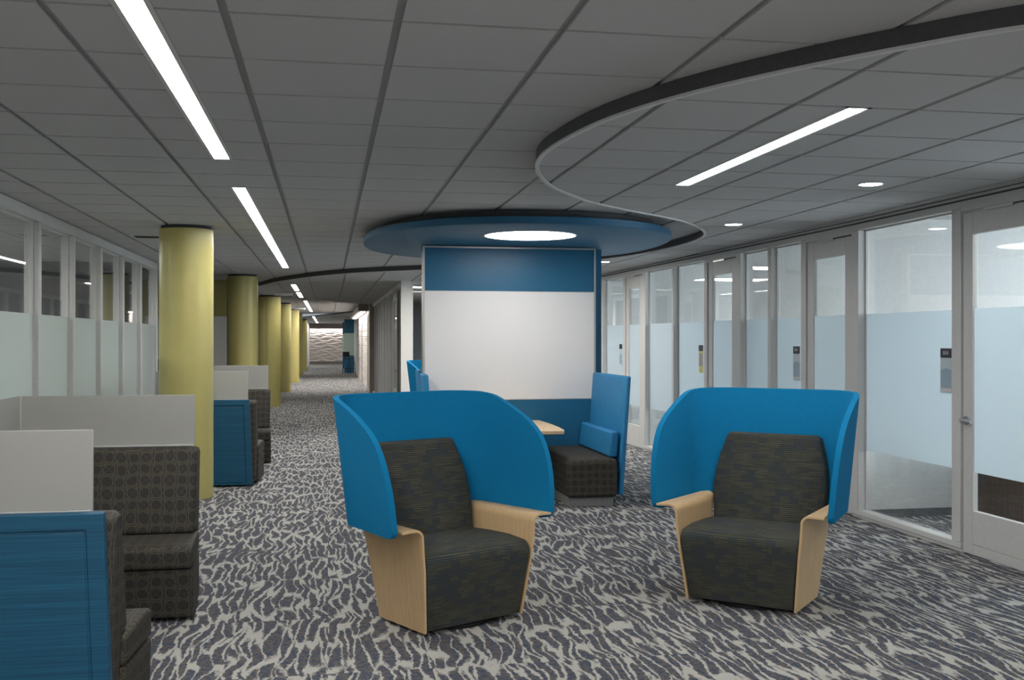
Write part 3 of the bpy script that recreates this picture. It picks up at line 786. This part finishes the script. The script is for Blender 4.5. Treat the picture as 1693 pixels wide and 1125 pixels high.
o = empty('marker_ledge', (1.80, KY, .93), label='small maple marker ledge at the bottom edge of the whiteboard', cat='ledge')
MB().box(-.07,.07,-.09,-.006,.008,.024).build('shelf', M['maple_top'], o, bevel=.003); MB().box(-.05,.06,-.05,-.006,-.05,.008).build('bracket', M['black'], o)
# canopy
cn = empty('ceiling_canopy', (1.95, 10.85, 2.614), label='round blue ceiling canopy over the whiteboard partition', cat='canopy')
def sup(rx, ry, z, n=96, e=2.25):
    out = []
    for i in range(n):
        a = 2*PI*i/n; c, s = math.cos(a), math.sin(a)
        out.append((rx*math.copysign(abs(c)**(2/e), c), ry*math.copysign(abs(s)**(2/e), s), z))
    return out
mb = MB(); mb.loft([sup(1.57,2.05,0), sup(1.58,2.06,.006), sup(1.58,2.06,.066), sup(1.57,2.05,.072)]); mb.build('disc', M['canopy_blue'], cn, smooth=True, angle=50)
mb = MB(); mb.loft([sup(1.42,1.95,.072), sup(1.42,1.95,.134)]); mb.build('hanger_plate', M['fascia'], cn, smooth=True)
mb = MB(); n = 64
rings = [[(-.02+r*math.cos(2*PI*i/n), -1.07+r*math.sin(2*PI*i/n), z) for i in range(n)] for r, z in ((.455,-.006),(.44,-.006),(.44,.003),(.455,.003))]
mb.loft(rings+[rings[0]], False); mb.build('lamp_rim', M['edge_trim'], cn, smooth=True)
MB().cyl((-.02,-1.07,-.004),(-.02,-1.07,.002),.4395,n=64).build('round_lamp', M['panel'], cn)['label'] = 'glowing white round lamp'
# table
tb = empty('wall_table', (1.93, 9.62, 0), label='maple table top reaching out from the blue partition beneath the whiteboard', cat='table')
edge = [(.30,0),(.325,.10),(.345,.40),(.35,.7),(.345,1.0),(.33,1.325)]
poly = [(x, y) for x, y in edge] + [(-x, y) for x, y in edge[::-1]]
MB().prism(poly, .695, .73).build('tabletop', M['maple_top'], tb, bevel=.006)
MB().cyl((0,.45,.02),(0,.45,.69),.035).cyl((0,.45,0),(0,.45,.02),.22,n=40).build('pedestal_leg', M['silver'], tb, smooth=True)
# high backed benches
def bench(sgn, x, label, y0=9.55, ln=1.33):
    """sgn +1: back towards +X"""
    b = empty('high_back_bench', (x, y0, 0), label=label, cat='bench', group='high-backed blue benches beside the whiteboard partition')
    def ring(pts): return [(sgn*p[0], p[1], p[2]) for p in pts]
    MB().box(sgn*-.24, sgn*.20, .06, ln-.02, 0, .085).build('plinth', M['plinth'], b)
    MB().box(sgn*-.27, sgn*.235, 0, ln, .086, .456).build('seat', M['lattice'], b, bevel=.045, seg=4)
    mb = MB(); mb.loft([ring([(.245,.02,.10),(.292,.02,.10),(.292,ln,.10),(.245,ln,.10)]), ring([(.325,.02,1.25),(.372,.02,1.25),(.372,ln,1.25),(.325,ln,1.25)])])
    mb.build('tall_back', M['bench_blue'], b, bevel=.02, seg=3)
    mb = MB(); mb.loft([ring([(.165,.10,.462),(.254,.10,.462),(.254,ln-.02,.462),(.165,ln-.02,.462)]), ring([(.19,.10,.71),(.274,.10,.71),(.274,ln-.02,.71),(.19,ln-.02,.71)])])
    mb.build('back_cushion', M['bench_blue'], b, bevel=.02, seg=3)
    return b
bench(1, 2.515, 'grey-seated bench with tall blue back right of the whiteboard table')
bench(-1, 1.33, 'short bench whose tall blue back edge shows left of the whiteboard, before the partition', y0=10.42, ln=.52)
bench(-1, 1.40, 'short bench with tall blue back just behind the left edge of the whiteboard partition', y0=11.85, ln=.5)

# ------------------------------------------------------------------ front booths
def booth(label, x, y, flip, pin=.075, sy=1.0, W=1.06):
    """local: seat front at y=0, outer back at y=.82; the aisle end is +x when not flipped"""
    root = empty('booth_bench', (x, y, 0), PI if flip else 0, label=label, cat='bench', group='upholstered booth benches with frosted screens')
    a = -1 if flip else 1           # aisle side in local x
    def tap(z): return .030*(z/.93)
    def tapb(z): return .042 if z > .1 else .06
    def tapp(z): return pin + .035*(z/.93)
    def ring(y_, z, inset=0): return None
    # seat block with its cushion line
    def slab(prof, nm, m, x0=-W, bevel=.02, seg=3, extra=0):
        mb = MB(); r1 = [(a*(x0+extra), py, pz) for py, pz in prof]; r2 = [(a*(-(.0 if py < .25 else (tapb(pz) if nm == 'backrest' else .03))-extra), py, pz) for py, pz in prof]
        mb.loft([r1, r2]); return mb.build(nm, m, root, bevel=bevel, seg=seg)
    slab([(.03,.02),(.0,.30),(.56,.30),(.56,.02)], 'seat_base', M['lattice'], bevel=.012)
    slab([(-.012,.306),(-.022,.40),(-.010,.428),(.06,.440),(.56,.425),(.56,.306)], 'seat_cushion', M['lattice'], bevel=.018)
    slab([(.41,.43),(.56,.92),(.62,.935),(.70,.93),(.735,.90),(.735,.03),(.562,.03),(.562,.43)], 'backrest', M['lattice'], bevel=.025)
    # blue outer panel with a padded border and recessed centre
    mb = MB()
    y0, y1 = .738, .815
    z0, z1 = .02, .946
    o0 = [(a*-W, z0),(a*-tapp(z0), z0),(a*-tapp(z1), z1),(a*-W, z1)]
    bw = .062
    i0 = [(a*(-W+bw), z0+bw*.3),(a*(-tapp(z0)-bw), z0+bw*.3),(a*(-tapp(z1)-bw), z1-bw),(a*(-W+bw), z1-bw)]
    rings = [[(p[0], y0, p[1]) for p in o0], [(p[0], y1, p[1]) for p in o0], [(p[0], y1, p[1]) for p in i0], [(p[0]*1.0, y1-.010, p[1]) for p in i0]]
    i1 = [(a*(-W+bw+.010), z0+bw*.3+.008),(a*(-tapp(z0)-bw-.010), z0+bw*.3+.008),(a*(-tapp(z1)-bw-.010), z1-bw-.010),(a*(-W+bw+.010), z1-bw-.010)]
    rings += [[(p[0], y1-.010, p[1]) for p in i1], [(p[0], y1-.001, p[1]) for p in i1]]
    mb.loft(rings); mb.build('outer_panel', M['booth_blue'], root, bevel=.016, seg=3, angle=50)
    xs0, xs1 = -W-.035, -.13 if flip else -.07
    MB().box(a*xs0, a*(xs1-.005), .655, .715, .936, .946).build('screen_rail', M['edge_trim'], root)
    MB().box(a*xs0, a*xs1, .68, .692, .947, 1.255).build('screen', M['screen'], root, bevel=.003, seg=1)
    root.scale = (1, sy, 1)
    return root
XA = -.755
def side_partition(y0, y1, label):
    x = XA - 1.06 - .035
    o = empty('booth_side_partition', (x, y0, 0), label=label, cat='partition', group='low side partitions of the booths')
    L = y1-y0
    MB().box(-.10,-.003,0,L,.02,.940).build('panel', M['lattice'], o, bevel=.02)
    MB().box(-.020,-.003,.01,L-.02,.941,.947).build('screen_rail', M['edge_trim'], o)
    MB().box(-.016,-.004,.0,L+.018,.9475,1.255).build('side_screen', M['screen'], o)
side_partition(4.30, 6.71, 'low side partition with frosted screen between the two front booth benches')
side_partition(11.80, 14.28, 'low side partition with frosted screen between the two booth benches past the broad column')
booth('blue-backed booth bench with frosted screen nearest the camera, back turned to it', XA-.005, 4.70, True, pin=.04, sy=.75)
booth('brown-grey booth bench facing forward with a long frosted screen, before the broad yellow column', XA, 6.05, False)
booth('blue-backed booth bench with frosted screen just right of the broad yellow column', XA+.02, 12.36, True)
booth('dark grey booth bench facing forward, behind the blue-backed one past the column', XA+.03, 13.62, False)

# alcove: whiteboard and high brown bench seen between the columns
o = MB().box(-3.6,-1.72,20.56,20.595,.95,2.06).build('wall_whiteboard', M['whiteboard'], bevel=.004); tag(o, 'whiteboard panel on the yellow wall between the two nearest columns', 'whiteboard')
b = empty('settee', (-2.45,18.2,0), label='brown high-backed settee in front of the whiteboard on the yellow wall', cat='bench')
MB().box(-.55,.40,0,.62,.06,.44).build('seat', M['lattice'], b, bevel=.03); MB().box(-.55,.40,.62,.78,.06,1.27).build('backrest', M['taupe'], b, bevel=.03)
MB().box(-.50,.35,.05,.73,0,.058).build('plinth', M['black'], b)
o = empty('side_table', (-1.93,17.9,0), label='small black-topped table beside the brown settee', cat='table')
MB().box(-.22,.13,-.2,.2,1.14,1.165).build('tabletop', M['black'], o, bevel=.004); MB().cyl((-.05,0,.02),(-.05,0,1.14),.03).cyl((-.05,0,0),(-.05,0,.02),.18).build('pedestal', M['black'], o, smooth=True)

# ------------------------------------------------------------------ room signs, office furniture, far stool
def sign(y_, number, lab, paper):
    x = xr(y_); wd = .14
    o = empty('room_sign', (x+.074, y_, 1.46), PI/2, label=lab, cat='sign', group='room signs on the office glass')
    MB().box(0, wd, 0, .006, 0, .075).build('number_plate', M['navy'], o)
    if number:
        cu = bpy.data.curves.new('room_number', 'FONT'); cu.body = number; cu.size = .036; cu.align_x = 'CENTER'; cu.align_y = 'CENTER'; cu.extrude = .0004
        cu.materials.append(M['sign_text'])
        t = bpy.data.objects.new('room_number', cu); COL.objects.link(t); t.parent = o
        bpy.context.view_layer.update()
        me = bpy.data.meshes.new_from_object(t.evaluated_get(bpy.context.evaluated_depsgraph_get()))
        bpy.data.objects.remove(t); t = bpy.data.objects.new('room_number', me); COL.objects.link(t); t.parent = o
        t.location = (wd*.5, .0066, .038); t.rotation_euler = (R(90), 0, PI)
    # local x runs towards +Y (left in the picture), the corridor is at local +y
    if paper == 'blue':
        mb = MB().box(-.002, wd+.008, .0, .002, -.275, -.002); mb.build('notice', mat('pale notice paper', (.52,.60,.64), .5), o)
        MB().prism([(.004,-.235),(wd-.002,-.235),(wd-.002,-.095),(wd*.5,-.080),(.004,-.095)], .0022, .003).build('notice_picture', mat('notice blue print', (.32,.43,.52), .5), o).rotation_euler = (R(90),0,0)
        MB().box(.004, wd-.02, .0022, .003, -.262, -.240).build('notice_caption', mat('notice pink print', (.68,.62,.60), .5), o)
        for ch in o.children:
            if ch.name.startswith('notice_picture'): ch.location = (0, .0055, 0)
    else:
        MB().box(-.002, wd+.004, .0, .002, -.275, -.002).build('notice', mat('yellow notice paper', (.62,.58,.18), .5), o)
        MB().box(.006, wd-.004, .0022, .003, -.19, -.03).build('notice_picture', mat('notice grey print', (.36,.34,.32), .5), o)
    return o
sign(7.238, '5213', 'navy room sign 5213 over a pale blue notice on the office glass', 'blue')
sign(9.778, '5211', 'navy room sign on glass above the right wing chair, pale blue notice beneath', 'blue')
sign(12.312, None, 'navy room sign over a yellow notice on the office glass', 'yellow')
sign(15.58, None, 'small navy room sign on glass beside the tall blue bench back', 'blue')

d = empty('office_desk', (6.2, 7.75, 0), label='dark walnut desk inside the office behind the nearest glass door', cat='desk')
MB().box(-.62,1.3,-.30,.42,.70,.735).build('desktop', M['walnut'], d, bevel=.004)
MB().box(-.55,1.25,-.24,-.21,.02,.699).build('modesty_panel', M['walnut'], d)
for sx in (-.6, 1.24): MB().box(sx,sx+.04,-.20,.40,0,.699).build('side_panel', M['walnut'], d)
def office_chair():
    c = empty('office_chair', label='x', cat='chair')
    MB().box(-.24,.24,-.23,.23,.43,.48).build('seat', M['black'], c, bevel=.02)
    mb = MB(); mb.loft([[(-.22,.20,.56),(.22,.20,.56),(.22,.235,.56),(-.22,.235,.56)],[(-.23,.27,.86),(.23,.27,.86),(.23,.30,.86),(-.23,.30,.86)]]); mb.build('backrest', M['black'], c, bevel=.012)
    for sx in (-1,1):
        MB().tube([(sx*.22,-.21,.43),(sx*.24,-.24,0)], .012).build('leg', M['black'], c, smooth=True)
        MB().tube([(sx*.22,.21,.43),(sx*.24,.26,0)], .012).build('leg', M['black'], c, smooth=True)
        MB().tube([(sx*.2,.2,.44),(sx*.2,.225,.60)], .011).build('back_post', M['black'], c, smooth=True)
    return c
oc = office_chair(); oc.location = (5.25,15.9,0); oc.rotation_euler = (0,0,R(70)); tag(oc, 'black chair inside the far office, seen through the door glass by the blue bench', 'chair', 'black office chairs behind glass')
for (x, y, rz, lab) in ((5.6,10.2,R(-100),'black chair low behind the glass door beside the right wing chair'),(-3.05,17.2,R(120),'black chair past the end of the left glass wall, beside the broad column')):
    c = copy_tree(oc); c.location = (x,y,0); c.rotation_euler = (0,0,rz); tag(c, lab, 'chair', 'black office chairs behind glass')
# far blue partition pair and stool
for y, x0, lab in ((50.5,.95,'distant blue partition with a whiteboard tinted green by reflection, behind the bar stool'),(58.5,.98,'farthest blue partition with whiteboard tinted green by reflection, beside the sculpted end wall')):
    o = empty('board_partition', (x0, y, 0), label=lab, cat='partition', group='distant blue partitions in the corridor')
    MB().box(-.17,.30,.012,.30,0,2.60).build('core', M['paint_blue'], o); MB().box(-.17,.30,0,.012,.85,1.93).build('board', M['mint'], o)
s = empty('bar_stool', (.985, 49.4, 0), R(35), label='black bar stool with a low back by the distant blue partition', cat='stool')
MB().box(-.19,.19,-.19,.19,.70,.74).build('seat', M['black'], s, bevel=.015)
mb = MB(); mb.loft([[(-.18,.17,.80),(.18,.17,.80),(.18,.20,.80),(-.18,.20,.80)],[(-.19,.24,1.04),(.19,.24,1.04),(.19,.265,1.04),(-.19,.265,1.04)]]); mb.build('backrest', M['black'], s, bevel=.01)
for sx in (-1,1):
    for sy in (-1,1): MB().tube([(sx*.16,sy*.16,.70),(sx*.22,sy*.22,0)], .014).build('leg', M['black'], s)
    MB().tube([(sx*.15,.16,.72),(sx*.15,.19,.84)], .012).build('back_post', M['black'], s)
mb = MB(); q = .203
for p0, p1 in (((-q,-q,.25),(q,-q,.25)),((q,-q,.25),(q,q,.25)),((q,q,.25),(-q,q,.25)),((-q,q,.25),(-q,-q,.25))): mb.tube([p0,p1], .009)
mb.build('footrest', M['black'], s)
